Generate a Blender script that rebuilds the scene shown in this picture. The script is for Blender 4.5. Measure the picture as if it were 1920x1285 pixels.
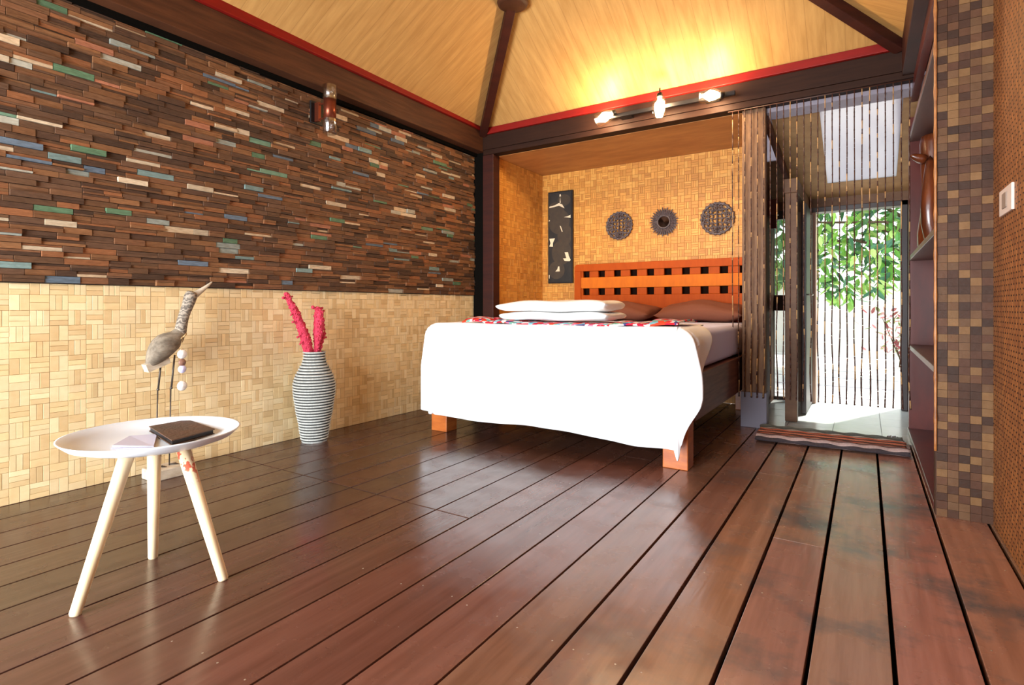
import bpy, bmesh, math, random
from mathutils import Vector, Matrix
random.seed(7)
PI = math.pi
scene = bpy.context.scene
for o in list(bpy.data.objects): bpy.data.objects.remove(o)
C = scene.collection

# ---------------------------------------------------------------- camera, world, sun, exposure
TH = math.atan2(662, 1032)
cam_d = bpy.data.cameras.new('camera')
cam = bpy.data.objects.new('camera', cam_d); C.objects.link(cam)
cam.location = (0, 0, .9)
cam.rotation_euler = (PI/2, 0, TH)
cam_d.sensor_width = 36
cam_d.lens = 36*1032/1920
cam_d.shift_y = -(642.5-575)/1920
cam_d.clip_start = .02
scene.camera = cam

w = bpy.data.worlds.new('world'); scene.world = w; w.use_nodes = True
nt = w.node_tree; nt.nodes.clear()
wo = nt.nodes.new('ShaderNodeOutputWorld'); bg = nt.nodes.new('ShaderNodeBackground')
tc = nt.nodes.new('ShaderNodeTexCoord'); sx = nt.nodes.new('ShaderNodeSeparateXYZ'); rp = nt.nodes.new('ShaderNodeValToRGB')
nt.links.new(tc.outputs['Generated'], sx.inputs[0]); nt.links.new(sx.outputs['Z'], rp.inputs[0])
rp.color_ramp.elements[0].position = 0.0; rp.color_ramp.elements[0].color = (.86, .90, .86, 1)
rp.color_ramp.elements[1].position = .6; rp.color_ramp.elements[1].color = (.78, .89, 1, 1)
nt.links.new(rp.outputs[0], bg.inputs[0]); bg.inputs[1].default_value = 2.2
nt.links.new(bg.outputs[0], wo.inputs[0])

sun_d = bpy.data.lights.new('sun', 'SUN'); sun = bpy.data.objects.new('sun', sun_d); C.objects.link(sun)
sun_d.energy = 6.0; sun_d.angle = .03; sun_d.color = (1, .96, .88)
sun.rotation_euler = Vector((.35, .75, 1.25)).to_track_quat('Z', 'Y').to_euler()

day_d = bpy.data.lights.new('terrace_daylight', 'AREA'); day = bpy.data.objects.new('terrace_daylight', day_d); C.objects.link(day)
day_d.shape = 'RECTANGLE'; day_d.size = 3.0; day_d.size_y = 2.2; day_d.energy = 420; day_d.color = (.87, .94, 1)
day.location = (-1.9, -2.7, 1.1); day.rotation_euler = (PI/2, 0, 0)   # in the open front side, pointing +Y
day.rotation_euler = Vector((-.05, -1, .0)).to_track_quat('Z', 'Y').to_euler()

vs = scene.view_settings
vs.view_transform = 'Standard'; vs.look = 'None'; vs.gamma = 1; vs.use_curve_mapping = False
vs.exposure = 0.5

# ---------------------------------------------------------------- helpers
def col3(c): return (c[0], c[1], c[2], 1)
def S(r, g, b):                      # sRGB 0-255 -> linear
    f = lambda v: (v/255/12.92) if v/255 <= .04045 else ((v/255+.055)/1.055)**2.4
    return (f(r), f(g), f(b))

def mat(name, color, rough=.6, spec=.4, metal=0, noise=None, bump=None, attr=False, coat=0, sheen=0):
    """noise=(scale xyz, amount, dark colour); bump=(scale xyz, strength); attr: colour attribute multiplies"""
    m = bpy.data.materials.new(name); m.use_nodes = True
    t = m.node_tree; b = t.nodes['Principled BSDF']
    b.inputs['Roughness'].default_value = rough; b.inputs['Metallic'].default_value = metal
    b.inputs['Specular IOR Level'].default_value = spec
    b.inputs['Coat Weight'].default_value = coat; b.inputs['Coat Roughness'].default_value = .15
    if sheen: b.inputs['Sheen Weight'].default_value = sheen
    b.inputs['Base Color'].default_value = col3(color)
    src = None
    if attr:
        a = t.nodes.new('ShaderNodeAttribute'); a.attribute_name = 'Col'; src = a.outputs['Color']
    tcn = t.nodes.new('ShaderNodeTexCoord')
    if noise:
        sc, amt, dark = noise
        mp = t.nodes.new('ShaderNodeMapping'); mp.inputs['Scale'].default_value = sc
        t.links.new(tcn.outputs['Object'], mp.inputs[0])
        n = t.nodes.new('ShaderNodeTexNoise'); n.inputs['Scale'].default_value = 1; n.inputs['Detail'].default_value = 5
        n.inputs['Roughness'].default_value = .6
        t.links.new(mp.outputs[0], n.inputs[0])
        r = t.nodes.new('ShaderNodeValToRGB'); r.color_ramp.elements[0].position = .35; r.color_ramp.elements[1].position = .65
        r.color_ramp.elements[0].color = (0, 0, 0, 1); r.color_ramp.elements[1].color = (1, 1, 1, 1)
        t.links.new(n.outputs['Fac'], r.inputs[0])
        mu = t.nodes.new('ShaderNodeMath'); mu.operation = 'MULTIPLY'; mu.inputs[1].default_value = amt
        t.links.new(r.outputs[0], mu.inputs[0])
        mx = t.nodes.new('ShaderNodeMix'); mx.data_type = 'RGBA'
        mx.inputs[6].default_value = col3(color); mx.inputs[7].default_value = col3(dark)
        if attr:
            t.links.new(src, mx.inputs[6])
            m2 = t.nodes.new('ShaderNodeMix'); m2.data_type = 'RGBA'; m2.blend_type = 'MULTIPLY'; m2.inputs[0].default_value = 1
            t.links.new(src, m2.inputs[6]); m2.inputs[7].default_value = col3(dark); t.links.new(m2.outputs[2], mx.inputs[7])
        t.links.new(mu.outputs[0], mx.inputs[0])
        src = mx.outputs[2]
    if src: t.links.new(src, b.inputs['Base Color'])
    if bump:
        mp = t.nodes.new('ShaderNodeMapping'); mp.inputs['Scale'].default_value = bump[0]
        t.links.new(tcn.outputs['Object'], mp.inputs[0])
        n = t.nodes.new('ShaderNodeTexNoise'); n.inputs['Scale'].default_value = 1; n.inputs['Detail'].default_value = 4
        t.links.new(mp.outputs[0], n.inputs[0])
        bp = t.nodes.new('ShaderNodeBump'); bp.inputs['Strength'].default_value = bump[1]; bp.inputs['Distance'].default_value = .01
        t.links.new(n.outputs['Fac'], bp.inputs['Height']); t.links.new(bp.outputs[0], b.inputs['Normal'])
    return m

def emis(name, color, strength):
    m = bpy.data.materials.new(name); m.use_nodes = True
    b = m.node_tree.nodes['Principled BSDF']
    b.inputs['Base Color'].default_value = col3(color)
    b.inputs['Emission Color'].default_value = col3(color); b.inputs['Emission Strength'].default_value = strength
    return m

def clear(name, color, amount=.85, rough=.05):
    """thin glass: mostly transparent, a little glossy"""
    m = bpy.data.materials.new(name); m.use_nodes = True
    t = m.node_tree; t.nodes.clear()
    o = t.nodes.new('ShaderNodeOutputMaterial'); tr = t.nodes.new('ShaderNodeBsdfTransparent'); gl = t.nodes.new('ShaderNodeBsdfGlossy')
    tr.inputs[0].default_value = col3(color); gl.inputs['Roughness'].default_value = rough
    mx = t.nodes.new('ShaderNodeMixShader'); mx.inputs[0].default_value = 1-amount
    t.links.new(tr.outputs[0], mx.inputs[1]); t.links.new(gl.outputs[0], mx.inputs[2]); t.links.new(mx.outputs[0], o.inputs[0])
    return m

class MB:
    def __init__(s): s.v = []; s.f = []; s.m = []; s.c = []; s.sm = []
    def add(s, verts, faces, mi=0, c=(1, 1, 1), smooth=False):
        k = len(s.v); s.v += [tuple(p) for p in verts]
        for f in faces:
            s.f.append([k+i for i in f]); s.m.append(mi); s.c.append(c); s.sm.append(smooth)
    def box(s, x0, x1, y0, y1, z0, z1, mi=0, c=(1, 1, 1)):
        v = [(x0,y0,z0),(x1,y0,z0),(x1,y1,z0),(x0,y1,z0),(x0,y0,z1),(x1,y0,z1),(x1,y1,z1),(x0,y1,z1)]
        s.add(v, [(0,3,2,1),(4,5,6,7),(0,1,5,4),(1,2,6,5),(2,3,7,6),(3,0,4,7)], mi, c)
        return s
    def bar(s, p, q, w, h, mi=0, c=(1, 1, 1), up=(0, 0, 1)):
        p = Vector(p); q = Vector(q); d = (q-p).normalized(); u = Vector(up)
        a = d.cross(u).normalized()*w/2; b = a.cross(d).normalized()*h/2
        v = [p-a-b, p+a-b, p+a+b, p-a+b, q-a-b, q+a-b, q+a+b, q-a+b]
        s.add(v, [(0,3,2,1),(4,5,6,7),(0,1,5,4),(1,2,6,5),(2,3,7,6),(3,0,4,7)][0:6], mi, c)
        return s
    def tube(s, pts, rad, n=10, mi=0, c=(1, 1, 1), flat=1, side=None, cap=True, smooth=True):
        pts = [Vector(p) for p in pts]
        if not isinstance(rad, (list, tuple)): rad = [rad]*len(pts)
        rings = []; prev = None
        for i, p in enumerate(pts):
            d = (pts[min(i+1, len(pts)-1)]-pts[max(i-1, 0)]).normalized()
            if side is not None: a = Vector(side)
            elif prev is not None: a = prev
            else: a = Vector((0, 0, 1)) if abs(d.z) < .9 else Vector((1, 0, 0))
            a = (a-d*a.dot(d)).normalized(); prev = a; b = d.cross(a)
            r = rad[i]
            rings.append([p+a*math.cos(2*PI*k/n)*r*flat+b*math.sin(2*PI*k/n)*r for k in range(n)])
        v = [q for r in rings for q in r]; f = []
        for i in range(len(pts)-1):
            for k in range(n): f.append((i*n+k, i*n+(k+1) % n, (i+1)*n+(k+1) % n, (i+1)*n+k))
        if cap: f.append(tuple(reversed(range(n)))); f.append(tuple((len(pts)-1)*n+k for k in range(n)))
        s.add(v, f, mi, c, smooth)
        return s
    def lathe(s, prof, n=40, mi=0, c=(1, 1, 1), o=(0, 0, 0), axis='z', smooth=True, cap=False):
        v = []
        for r, z in prof:
            for k in range(n):
                a = 2*PI*k/n; x, y = r*math.cos(a), r*math.sin(a)
                q = (x, y, z) if axis == 'z' else ((x, z, y) if axis == 'y' else (z, x, y))
                v.append((q[0]+o[0], q[1]+o[1], q[2]+o[2]))
        f = []
        for i in range(len(prof)-1):
            for k in range(n): f.append((i*n+k, i*n+(k+1) % n, (i+1)*n+(k+1) % n, (i+1)*n+k))
        if cap: f.append(tuple(reversed(range(n)))); f.append(tuple((len(prof)-1)*n+k for k in range(n)))
        s.add(v, f, mi, c, smooth)
        return s
    def sphere(s, p, r, n=8, mi=0, c=(1, 1, 1), sc=(1, 1, 1)):
        v = []; rows = n//2+1
        for i in range(rows):
            t = PI*i/(rows-1)
            for k in range(n):
                a = 2*PI*k/n
                v.append((p[0]+r*sc[0]*math.sin(t)*math.cos(a), p[1]+r*sc[1]*math.sin(t)*math.sin(a), p[2]+r*sc[2]*math.cos(t)))
        f = [(i*n+k, (i+1)*n+k, (i+1)*n+(k+1) % n, i*n+(k+1) % n) for i in range(rows-1) for k in range(n)]
        s.add(v, f, mi, c, True)
        return s
    def build(s, name, mats, parent=None, bevel=0, fix=False, smooth=None, sub=0, solid=0, weld=False, kind=None):
        me = bpy.data.meshes.new(name); me.from_pydata(s.v, [], s.f)
        if not isinstance(mats, (list, tuple)): mats = [mats]
        for m in mats: me.materials.append(m)
        me.polygons.foreach_set('material_index', s.m)
        me.polygons.foreach_set('use_smooth', [bool(x) if smooth is None else smooth for x in s.sm])
        ca = me.color_attributes.new('Col', 'FLOAT_COLOR', 'CORNER')
        data = []
        for p, c in zip(me.polygons, s.c): data += [c[0], c[1], c[2], 1]*p.loop_total
        ca.data.foreach_set('color', data)
        me.update()
        if fix or weld:
            bm = bmesh.new(); bm.from_mesh(me)
            if weld: bmesh.ops.remove_doubles(bm, verts=bm.verts, dist=1e-5)
            bmesh.ops.recalc_face_normals(bm, faces=bm.faces); bm.to_mesh(me); bm.free()
        o = bpy.data.objects.new(name, me); C.objects.link(o)
        if parent: o.parent = parent
        if solid:
            md = o.modifiers.new('solid', 'SOLIDIFY'); md.thickness = solid; md.offset = 0
        if bevel:
            md = o.modifiers.new('bevel', 'BEVEL'); md.width = bevel; md.segments = 2; md.limit_method = 'ANGLE'; md.angle_limit = .7
        if sub:
            md = o.modifiers.new('sub', 'SUBSURF'); md.levels = sub; md.render_levels = sub
        if kind: o['kind'] = kind
        return o

def tag(o, label, cat, group=None, kind=None):
    o['label'] = label; o['category'] = cat
    if group: o['group'] = group
    if kind: o['kind'] = kind
    return o
def thing(name, label, cat, loc=(0, 0, 0), rz=0, group=None):
    o = bpy.data.objects.new(name, None); C.objects.link(o); o.empty_display_size = .1
    o.location = loc; o.rotation_euler = (0, 0, rz)
    return tag(o, label, cat, group)
def struct(name, mb, mats, **k): return mb.build(name, mats, kind='structure', **k)
def jit(c, a):
    k = 1+random.uniform(-a, a); return tuple(max(0, min(1, q*k)) for q in c)

# ---------------------------------------------------------------- materials
M = {}
M['mosaic'] = mat('reclaimed_wood', (.2, .1, .05), .62, .35, noise=((25, 25, 90), .7, (.6, .55, .5)), bump=((30, 12, 140), .5), attr=True)
M['bamboo'] = mat('bamboo_tiles', (.6, .4, .2), .5, .4, noise=((14, 14, 30), .4, (.84, .76, .64)), bump=((40, 40, 60), .1), attr=True)
M['back_dark'] = mat('dark_backing', S(36, 20, 14), .95, .05)
M['beam'] = mat('beam_wood', S(86, 50, 30), .55, .25, noise=((3, 3, 40), .7, S(52, 28, 18)), bump=((4, 4, 60), .2))
M['beam_dark'] = mat('beam_wood_dark', S(64, 27, 18), .5, .25, noise=((4, 4, 30), .6, S(38, 16, 14)))
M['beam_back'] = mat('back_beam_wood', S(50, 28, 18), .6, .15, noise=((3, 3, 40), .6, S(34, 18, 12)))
M['red'] = mat('red_trim', S(132, 20, 12), .5, .25, noise=((6, 6, 20), .5, S(110, 18, 12)))
M['black'] = mat('gap_shade_black', (.006, .005, .004), 1, 0)  # flat black, paints the shade inside gaps
M['ceil'] = mat('ceiling_boards', S(212, 172, 112), .45, .4, noise=((1.2, 22, 10), .75, S(176, 134, 80)))
M['nceil'] = mat('niche_ceiling', S(196, 138, 78), .45, .4, noise=((3, 9, 4), .7, S(160, 102, 52)))
M['tan'] = mat('tan_board', S(176, 136, 92), .55, .3, noise=((8, 8, 30), .6, S(140, 100, 66)))
M['tanwall'] = mat('brown_board', S(120, 84, 58), .55, .3, noise=((8, 8, 20), .6, S(92, 62, 44)))
M['orangewood'] = mat('orange_wood', S(196, 108, 48), .34, .5, noise=((6, 6, 26), .6, S(140, 58, 20)))
M['headwood'] = mat('headboard_wood', S(180, 78, 14), .55, .12, noise=((22, 6, 5), .5, S(156, 60, 8)))
M['headlight'] = mat('headboard_light_wood', S(214, 114, 26), .55, .12, noise=((20, 6, 5), .5, S(188, 92, 28)))
M['railwood'] = mat('rail_wood', S(124, 82, 70), .55, .2, noise=((6, 3, 50), .7, S(84, 48, 38)))
M['sheet'] = mat('sheet', S(218, 216, 252), .85, .1, bump=((9, 9, 9), .15), sheen=.2)
M['cover'] = mat('white_cotton', S(250, 249, 250), .85, .1, bump=((300, 300, 300), .05), sheen=.2)
M['towel'] = mat('terry_towel', S(250, 249, 247), .95, .05, bump=((260, 260, 260), .5))
M['pillow'] = mat('brown_cotton', S(134, 84, 66), .85, .1, bump=((14, 14, 14), .35))
M['white'] = mat('white_lacquer', S(244, 250, 255), .3, .5)
M['pine'] = mat('pale_pine', S(244, 219, 178), .5, .3, noise=((30, 30, 5), .5, S(228, 192, 142)))
M['paper'] = mat('white_paper', S(214, 210, 226), .8, .1)
M['leather'] = mat('dark_leather', S(74, 58, 46), .45, .4, noise=((18, 18, 18), .7, S(104, 66, 44)), bump=((80, 80, 80), .3))
M['greywood'] = mat('driftwood_grey', S(150, 136, 118), .75, .2, noise=((50, 12, 30), .8, S(96, 84, 72)), bump=((60, 20, 60), .5))
M['basewood'] = mat('weathered_base', S(206, 190, 168), .8, .2, noise=((30, 12, 40), .7, S(160, 140, 116)), bump=((30, 12, 50), .4))
M['wire'] = mat('dark_wire', S(86, 78, 72), .5, .4, metal=.6)
M['cord'] = mat('jute_cord', S(196, 164, 118), .9, .1)
M['shell'] = mat('white_shell', S(250, 244, 238), .3, .5)
M['shellbrown'] = mat('brown_shell', S(140, 100, 84), .4, .5)
M['coral'] = mat('coral_pink', S(208, 66, 90), .7, .2, noise=((60, 60, 60), .6, S(180, 36, 62)), bump=((120, 120, 120), .6))
M['copper'] = mat('copper', S(126, 62, 42), .32, .5, metal=.75)
M['glass'] = clear('clear_glass', (.93, .93, .93), .72, .14)
M['jar'] = clear('jar_glass', (1, .97, .92), .9, .1)
M['iron'] = mat('black_iron', S(34, 30, 30), .45, .5, metal=.5)
M['bulb'] = emis('bulb_glow', (1, .75, .44), 300)
M['brasswood'] = mat('dark_carved', S(62, 50, 50), .4, .5, noise=((60, 60, 60), .7, S(120, 104, 104)), bump=((90, 90, 90), .5))
M['mirror'] = mat('smoked_mirror', S(60, 40, 30), .08, .8, metal=.9)
M['canvas'] = mat('black_canvas', S(38, 36, 34), .6, .3, noise=((9, 9, 5), .6, S(58, 52, 46)))
M['leafdark'] = mat('painted_leaf', S(72, 60, 46), .6, .3, noise=((16, 5, 16), .5, S(52, 46, 42)))
M['cream'] = mat('cream_paint', S(230, 212, 178), .6, .3)
M['shelf'] = mat('shelf_wood', S(96, 34, 24), .3, .5, noise=((10, 10, 3), .6, S(60, 18, 14)))
M['shelfboard'] = mat('shelf_board', S(112, 80, 72), .4, .4, noise=((20, 3, 20), .6, S(88, 58, 52)))
M['log'] = mat('polished_root', S(118, 56, 26), .3, .5, noise=((14, 14, 4), .8, S(58, 24, 12)), bump=((20, 20, 5), .6), coat=.4)
M['coco'] = mat('coconut_tiles', (.5, .4, .3), .5, .25, noise=((50, 20, 30), .5, (.7, .62, .5)), bump=((60, 20, 80), .1), attr=True)
M['cane'] = mat('cane_edge', S(186, 122, 66), .4, .5, noise=((20, 20, 14), .8, S(110, 60, 30)))
M['bead'] = mat('bead_wood', S(70, 40, 30), .4, .5)
M['beadlight'] = mat('bead_light', S(168, 128, 84), .4, .5)
M['tile'] = mat('pale_floor_tile', S(226, 232, 228), .22, .5, noise=((5, 5, 5), .4, S(206, 214, 210)))
M['postgrey'] = mat('post_base_paint', S(118, 112, 126), .5, .4)
M['postwood'] = mat('post_boards', S(136, 102, 74), .6, .2, noise=((60, 60, 9), .8, S(98, 70, 54)))
M['doorwood'] = mat('door_wood', S(58, 40, 36), .4, .5, noise=((20, 20, 4), .5, S(36, 24, 22)))
M['jamb'] = mat('jamb_wood', S(196, 160, 140), .5, .4, noise=((20, 20, 5), .5, S(160, 120, 100)))
M['stone'] = mat('white_paving', S(236, 232, 224), .8, .2, noise=((3, 3, 3), .4, S(216, 208, 196)))
M['leaf'] = mat('mango_leaf', S(92, 142, 58), .4, .5, attr=True, noise=((20, 20, 20), .4, (.7, .75, .6)))
M['bark'] = mat('bark', S(96, 82, 66), .9, .1, bump=((20, 20, 8), .6))
M['lawn'] = mat('lawn', S(120, 150, 80), .9, .1, noise=((12, 12, 12), .6, S(84, 118, 54)))
M['plastic'] = mat('switch_plastic', S(226, 206, 192), .35, .5)
M['slot'] = mat('switch_grey', S(150, 130, 116), .4, .4)
M['metal'] = mat('screw_metal', S(200, 190, 180), .3, .5, metal=.9)
M['header'] = mat('lavender_board', S(150, 140, 150), .5, .4)

# skylight sheet
m = bpy.data.materials.new('translucent_sheet'); m.use_nodes = True; t = m.node_tree; t.nodes.clear()
o_ = t.nodes.new('ShaderNodeOutputMaterial'); a_ = t.nodes.new('ShaderNodeBsdfTranslucent'); b_ = t.nodes.new('ShaderNodeBsdfGlossy'); x_ = t.nodes.new('ShaderNodeMixShader')
a_.inputs[0].default_value = (.34, .32, .35, 1); b_.inputs['Roughness'].default_value = .12; x_.inputs[0].default_value = .22
t.links.new(a_.outputs[0], x_.inputs[1]); t.links.new(b_.outputs[0], x_.inputs[2]); t.links.new(x_.outputs[0], o_.inputs[0])
M['sheetglass'] = m

# deck boards: glossy stained wood with worn patches
def deck_material():
    m = mat('deck_boards', (.1, .05, .03), .3, .5, attr=True, noise=((26, 1.6, 5), .7, (.62, .55, .5)), bump=((40, 3, 10), .07))
    t = m.node_tree; b = t.nodes['Principled BSDF']
    base = b.inputs['Base Color'].links[0].from_socket
    tcn = t.nodes.new('ShaderNodeTexCoord')
    n = t.nodes.new('ShaderNodeTexNoise'); n.inputs['Scale'].default_value = 2.6; n.inputs['Detail'].default_value = 6; n.inputs['Roughness'].default_value = .65
    t.links.new(tcn.outputs['Object'], n.inputs[0])
    r = t.nodes.new('ShaderNodeValToRGB'); r.color_ramp.elements[0].position = .5; r.color_ramp.elements[1].position = .66
    t.links.new(n.outputs['Fac'], r.inputs[0])
    # wear grows along the walkway to the door (right-hand boards)
    sp = t.nodes.new('ShaderNodeSeparateXYZ'); t.links.new(tcn.outputs['Object'], sp.inputs[0])
    mr = t.nodes.new('ShaderNodeMapRange'); mr.inputs[1].default_value = -1.0; mr.inputs[2].default_value = -.2; mr.inputs[3].default_value = .04; mr.inputs[4].default_value = .9
    t.links.new(sp.outputs['X'], mr.inputs[0])
    mu = t.nodes.new('ShaderNodeMath'); mu.operation = 'MULTIPLY'; t.links.new(r.outputs[0], mu.inputs[0]); t.links.new(mr.outputs[0], mu.inputs[1])
    mx = t.nodes.new('ShaderNodeMix'); mx.data_type = 'RGBA'; mx.inputs[7].default_value = col3(S(80, 78, 78))
    t.links.new(mu.outputs[0], mx.inputs[0]); t.links.new(base, mx.inputs[6]); t.links.new(mx.outputs[2], b.inputs['Base Color'])
    n2 = t.nodes.new('ShaderNodeTexNoise'); n2.inputs['Scale'].default_value = 7; n2.inputs['Detail'].default_value = 6
    t.links.new(tcn.outputs['Object'], n2.inputs[0])
    m2 = t.nodes.new('ShaderNodeMapRange'); m2.inputs[1].default_value = .3; m2.inputs[2].default_value = .7; m2.inputs[3].default_value = .17; m2.inputs[4].default_value = .32
    t.links.new(n2.outputs['Fac'], m2.inputs[0]); t.links.new(m2.outputs[0], b.inputs['Roughness'])
    return m
M['deck'] = deck_material()

# woven rattan wall
def weave_material():
    m = mat('woven_rattan', S(176, 112, 58), .55, .3)
    t = m.node_tree; b = t.nodes['Principled BSDF']
    tcn = t.nodes.new('ShaderNodeTexCoord'); mp = t.nodes.new('ShaderNodeMapping')
    sp = t.nodes.new('ShaderNodeSeparateXYZ'); cb = t.nodes.new('ShaderNodeCombineXYZ')
    t.links.new(tcn.outputs['Object'], sp.inputs[0]); t.links.new(sp.outputs['Z'], cb.inputs['X']); t.links.new(sp.outputs['Y'], cb.inputs['Y'])
    br = t.nodes.new('ShaderNodeTexBrick'); br.inputs['Scale'].default_value = 1; br.inputs['Brick Width'].default_value = .040; br.inputs['Row Height'].default_value = .020
    br.inputs['Mortar Size'].default_value = .0032; br.inputs['Mortar Smooth'].default_value = .5; br.offset = .5
    br.inputs['Color1'].default_value = col3(S(166, 104, 52)); br.inputs['Color2'].default_value = col3(S(136, 80, 38)); br.inputs['Mortar'].default_value = col3(S(66, 32, 14))
    t.links.new(cb.outputs[0], br.inputs['Vector'])
    t.links.new(br.outputs['Color'], b.inputs['Base Color'])
    bp = t.nodes.new('ShaderNodeBump'); bp.inputs['Strength'].default_value = .9; bp.inputs['Distance'].default_value = .004; bp.invert = True
    t.links.new(br.outputs['Fac'], bp.inputs['Height']); t.links.new(bp.outputs[0], b.inputs['Normal'])
    return m
M['weave'] = weave_material()

# ---------------------------------------------------------------- setting: floor
fl = MB()
pitch = .1845; x0 = .062
deckc = S(110, 68, 54)
k = -19
while True:
    xa = x0+k*pitch
    if xa > .7: break
    g = .0058 if xa > -.75 else .0036
    cuts = [-1.2]
    if xa < -1.5: cuts.append(1.87)
    elif random.random() < .3: cuts.append(random.uniform(2.2, 3.4))
    yend = 5.399 if xa+pitch < -.7 else 4.42
    cuts.append(yend)
    for a, b_ in zip(cuts[:-1], cuts[1:]):
        sh = jit(deckc, .16); e1 = .003 if a == 1.87 else .0004; e2 = .003 if b_ == 1.87 else .0004
        wr = min(1, max(0, (xa+1.15)/1.0))                   # the walkway boards are worn paler
        lf_ = min(1, max(0, (-1.3-xa)/.9)); dk = S(82, 56, 44); wn = S(164, 118, 94)
        sh = tuple(q*(1-lf_)*(1-wr)+jit(dk, .1)[n_]*lf_+jit(wn, .1)[n_]*wr for n_, q in enumerate(sh))
        fl.box(xa+g, xa+pitch-g, a+e1, b_-e2, -.03, 0, 0, sh)
    for yy in (.75, 1.32, 1.9, 2.5, 3.1):
        if xa > -1.7:
            for dx in (.035, .15):
                if random.random() < .8:
                    fl.lathe([(0.0001, .0006), (.0032, .0004), (.0034, -.001)], 8, 1, o=(xa+dx+random.uniform(-.006, .006), yy+random.uniform(-.02, .02), 0))
    k += 1
fl.box(-.858, -.78, 4.421, 5.399, -.03, 0, 0, deckc)
struct('floor', fl, [M['deck'], M['metal']], bevel=.003)
struct('trim_1', MB().box(-3.5, .9, -1.2, 5.7, -.09, -.06), M['black'])       # black sheet standing in for the shade under the deck
tl = MB()
ty = 4.43
while ty < 5.95:
    for i in range(6):
        xa = -.80+i*.3
        tl.box(xa+.002, xa+.298, ty+.002, min(ty+.298, 6.0), -.03, -.004, 0)
    ty += .3
tl.box(-.8, 1.0, 4.43, 6.0, -.05, -.008, 1)
struct('trim_2', tl, [M['tile'], M['header']])

# ---------------------------------------------------------------- left wall
LX = -3.27
lw = MB(); lw.box(LX-.12, LX-.012, -1.2, 4.6, -.1, 2.8)
struct('wall_left', lw, M['back_dark'])

bamc = [S(238, 212, 164), S(234, 204, 152), S(228, 198, 148), S(242, 218, 172), S(220, 188, 138), S(234, 208, 162)]
def basket(mb, origin, du, dv, nrm, W, Hh, cell, pal, th=.003, dark=1.0):
    """basket weave of flat bamboo slips on a plane"""
    o = Vector(origin); du = Vector(du); dv = Vector(dv); nr = Vector(nrm)
    nu = int(math.ceil(W/cell)); nv = int(math.ceil(Hh/cell))
    def slip(u0, u1, v0, v1):
        u1 = min(u1, W); v1 = min(v1, Hh)
        if u1-u0 < .003 or v1-v0 < .003: return
        g = .0003; t = th*random.uniform(.7, 1.0)
        u0 += g; u1 -= g; v0 += g; v1 -= g
        c = jit(random.choice(pal), .06); c = tuple(q*dark for q in c)
        b = .0012
        q = [o+du*u+dv*v for u, v in ((u0, v0), (u1, v0), (u1, v1), (u0, v1))]
        p = [o+du*u+dv*v+nr*t for u, v in ((u0+b, v0+b), (u1-b, v0+b), (u1-b, v1-b), (u0+b, v1-b))]
        mb.add(q+p, [(4, 5, 6, 7), (0, 1, 5, 4), (1, 2, 6, 5), (2, 3, 7, 6), (3, 0, 4, 7)], 0, c)
    for i in range(nu):
        for j in range(nv):
            a, b = i*cell, j*cell; n = 3 if random.random() < .5 else 2
            for q in range(n):
                if (i+j) % 2: slip(a, a+cell, b+q*cell/n, b+(q+1)*cell/n)
                else: slip(a+q*cell/n, a+(q+1)*cell/n, b, b+cell)
bw = MB()
basket(bw, (LX, -.6, 0), (0, 1, 0), (0, 0, 1), (1, 0, 0), 5.03, 1.03, .0735, bamc)
bw.box(LX-.01, LX-.0005, -.6, 4.43, 0, 1.03, 0, S(120, 80, 40))
struct('trim_3', bw, M['bamboo'], fix=True)

# strip mosaic of reclaimed teak
mos = MB()
woods = [S(114, 78, 52), S(126, 84, 56), S(100, 70, 48), S(86, 60, 44), S(138, 94, 60), S(120, 80, 50), S(104, 74, 54), S(74, 52, 38), S(142, 90, 56)]
paints = [S(196, 176, 148), S(210, 188, 158), S(110, 142, 118), S(92, 122, 92), S(100, 114, 128), S(146, 150, 140), S(170, 110, 82), S(122, 144, 140), S(206, 178, 144), S(176, 172, 156)]
zr = 1.012; MX = -3.262
while zr < 2.375:
    hgt = random.uniform(.027, .034)
    y = -.6+random.uniform(0, .1)
    while y < 4.38:
        ln = random.choice([.09, .12, .14, .16, .18])*random.uniform(.9, 1.1)
        y1 = min(y+ln, 4.40)
        dep = random.choice([.010, .013, .017, .022])+random.uniform(0, .003)
        if random.random() < .07: dep = .004
        if random.random() < .17: c = jit(random.choice(paints), .15)
        else: c = jit(random.choice(woods), .16)
        z1 = min(zr+hgt-.001, 2.385)
        if c in paints or random.random() < .5:
            mos.box(MX, MX+dep, y+.0012, y1-.0012, zr+.001, z1, 0, c)
        else:
            zm = zr+(z1-zr)*random.choice([.35, .5, .65]); c2 = jit(random.choice(woods), .2)
            mos.box(MX, MX+dep, y+.0012, y1-.0012, zr+.001, zm, 0, c)
            mos.box(MX, MX+dep*random.uniform(.5, 1.2), y+.0012, y1-.0012, zm+.0008, z1, 0, c2)
        y = y1
    zr += hgt
mos.box(MX-.004, MX, -.6, 4.4, 1.008, 2.4, 0, S(40, 26, 18))
mos_o = mos.build('wood_mosaic_panel', M['mosaic'])
tag(mos_o, 'panel of small dark reclaimed wood strips with painted flecks covering upper left wall', 'wall panel')

# front side: open to the terrace on the left, unseen wall added above and right to block daylight
fw = MB(); fw.box(-3.4, .6, -1.36, -1.30, 2.15, 3.7); fw.box(-.35, .6, -1.36, -1.30, -.1, 2.15)
struct('wall_front_light_block', fw, M['tanwall'])
struct('wall_right_front', MB().box(.445, .50, -1.3, 1.45, -.03, 2.95), M['tanwall'])

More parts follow.
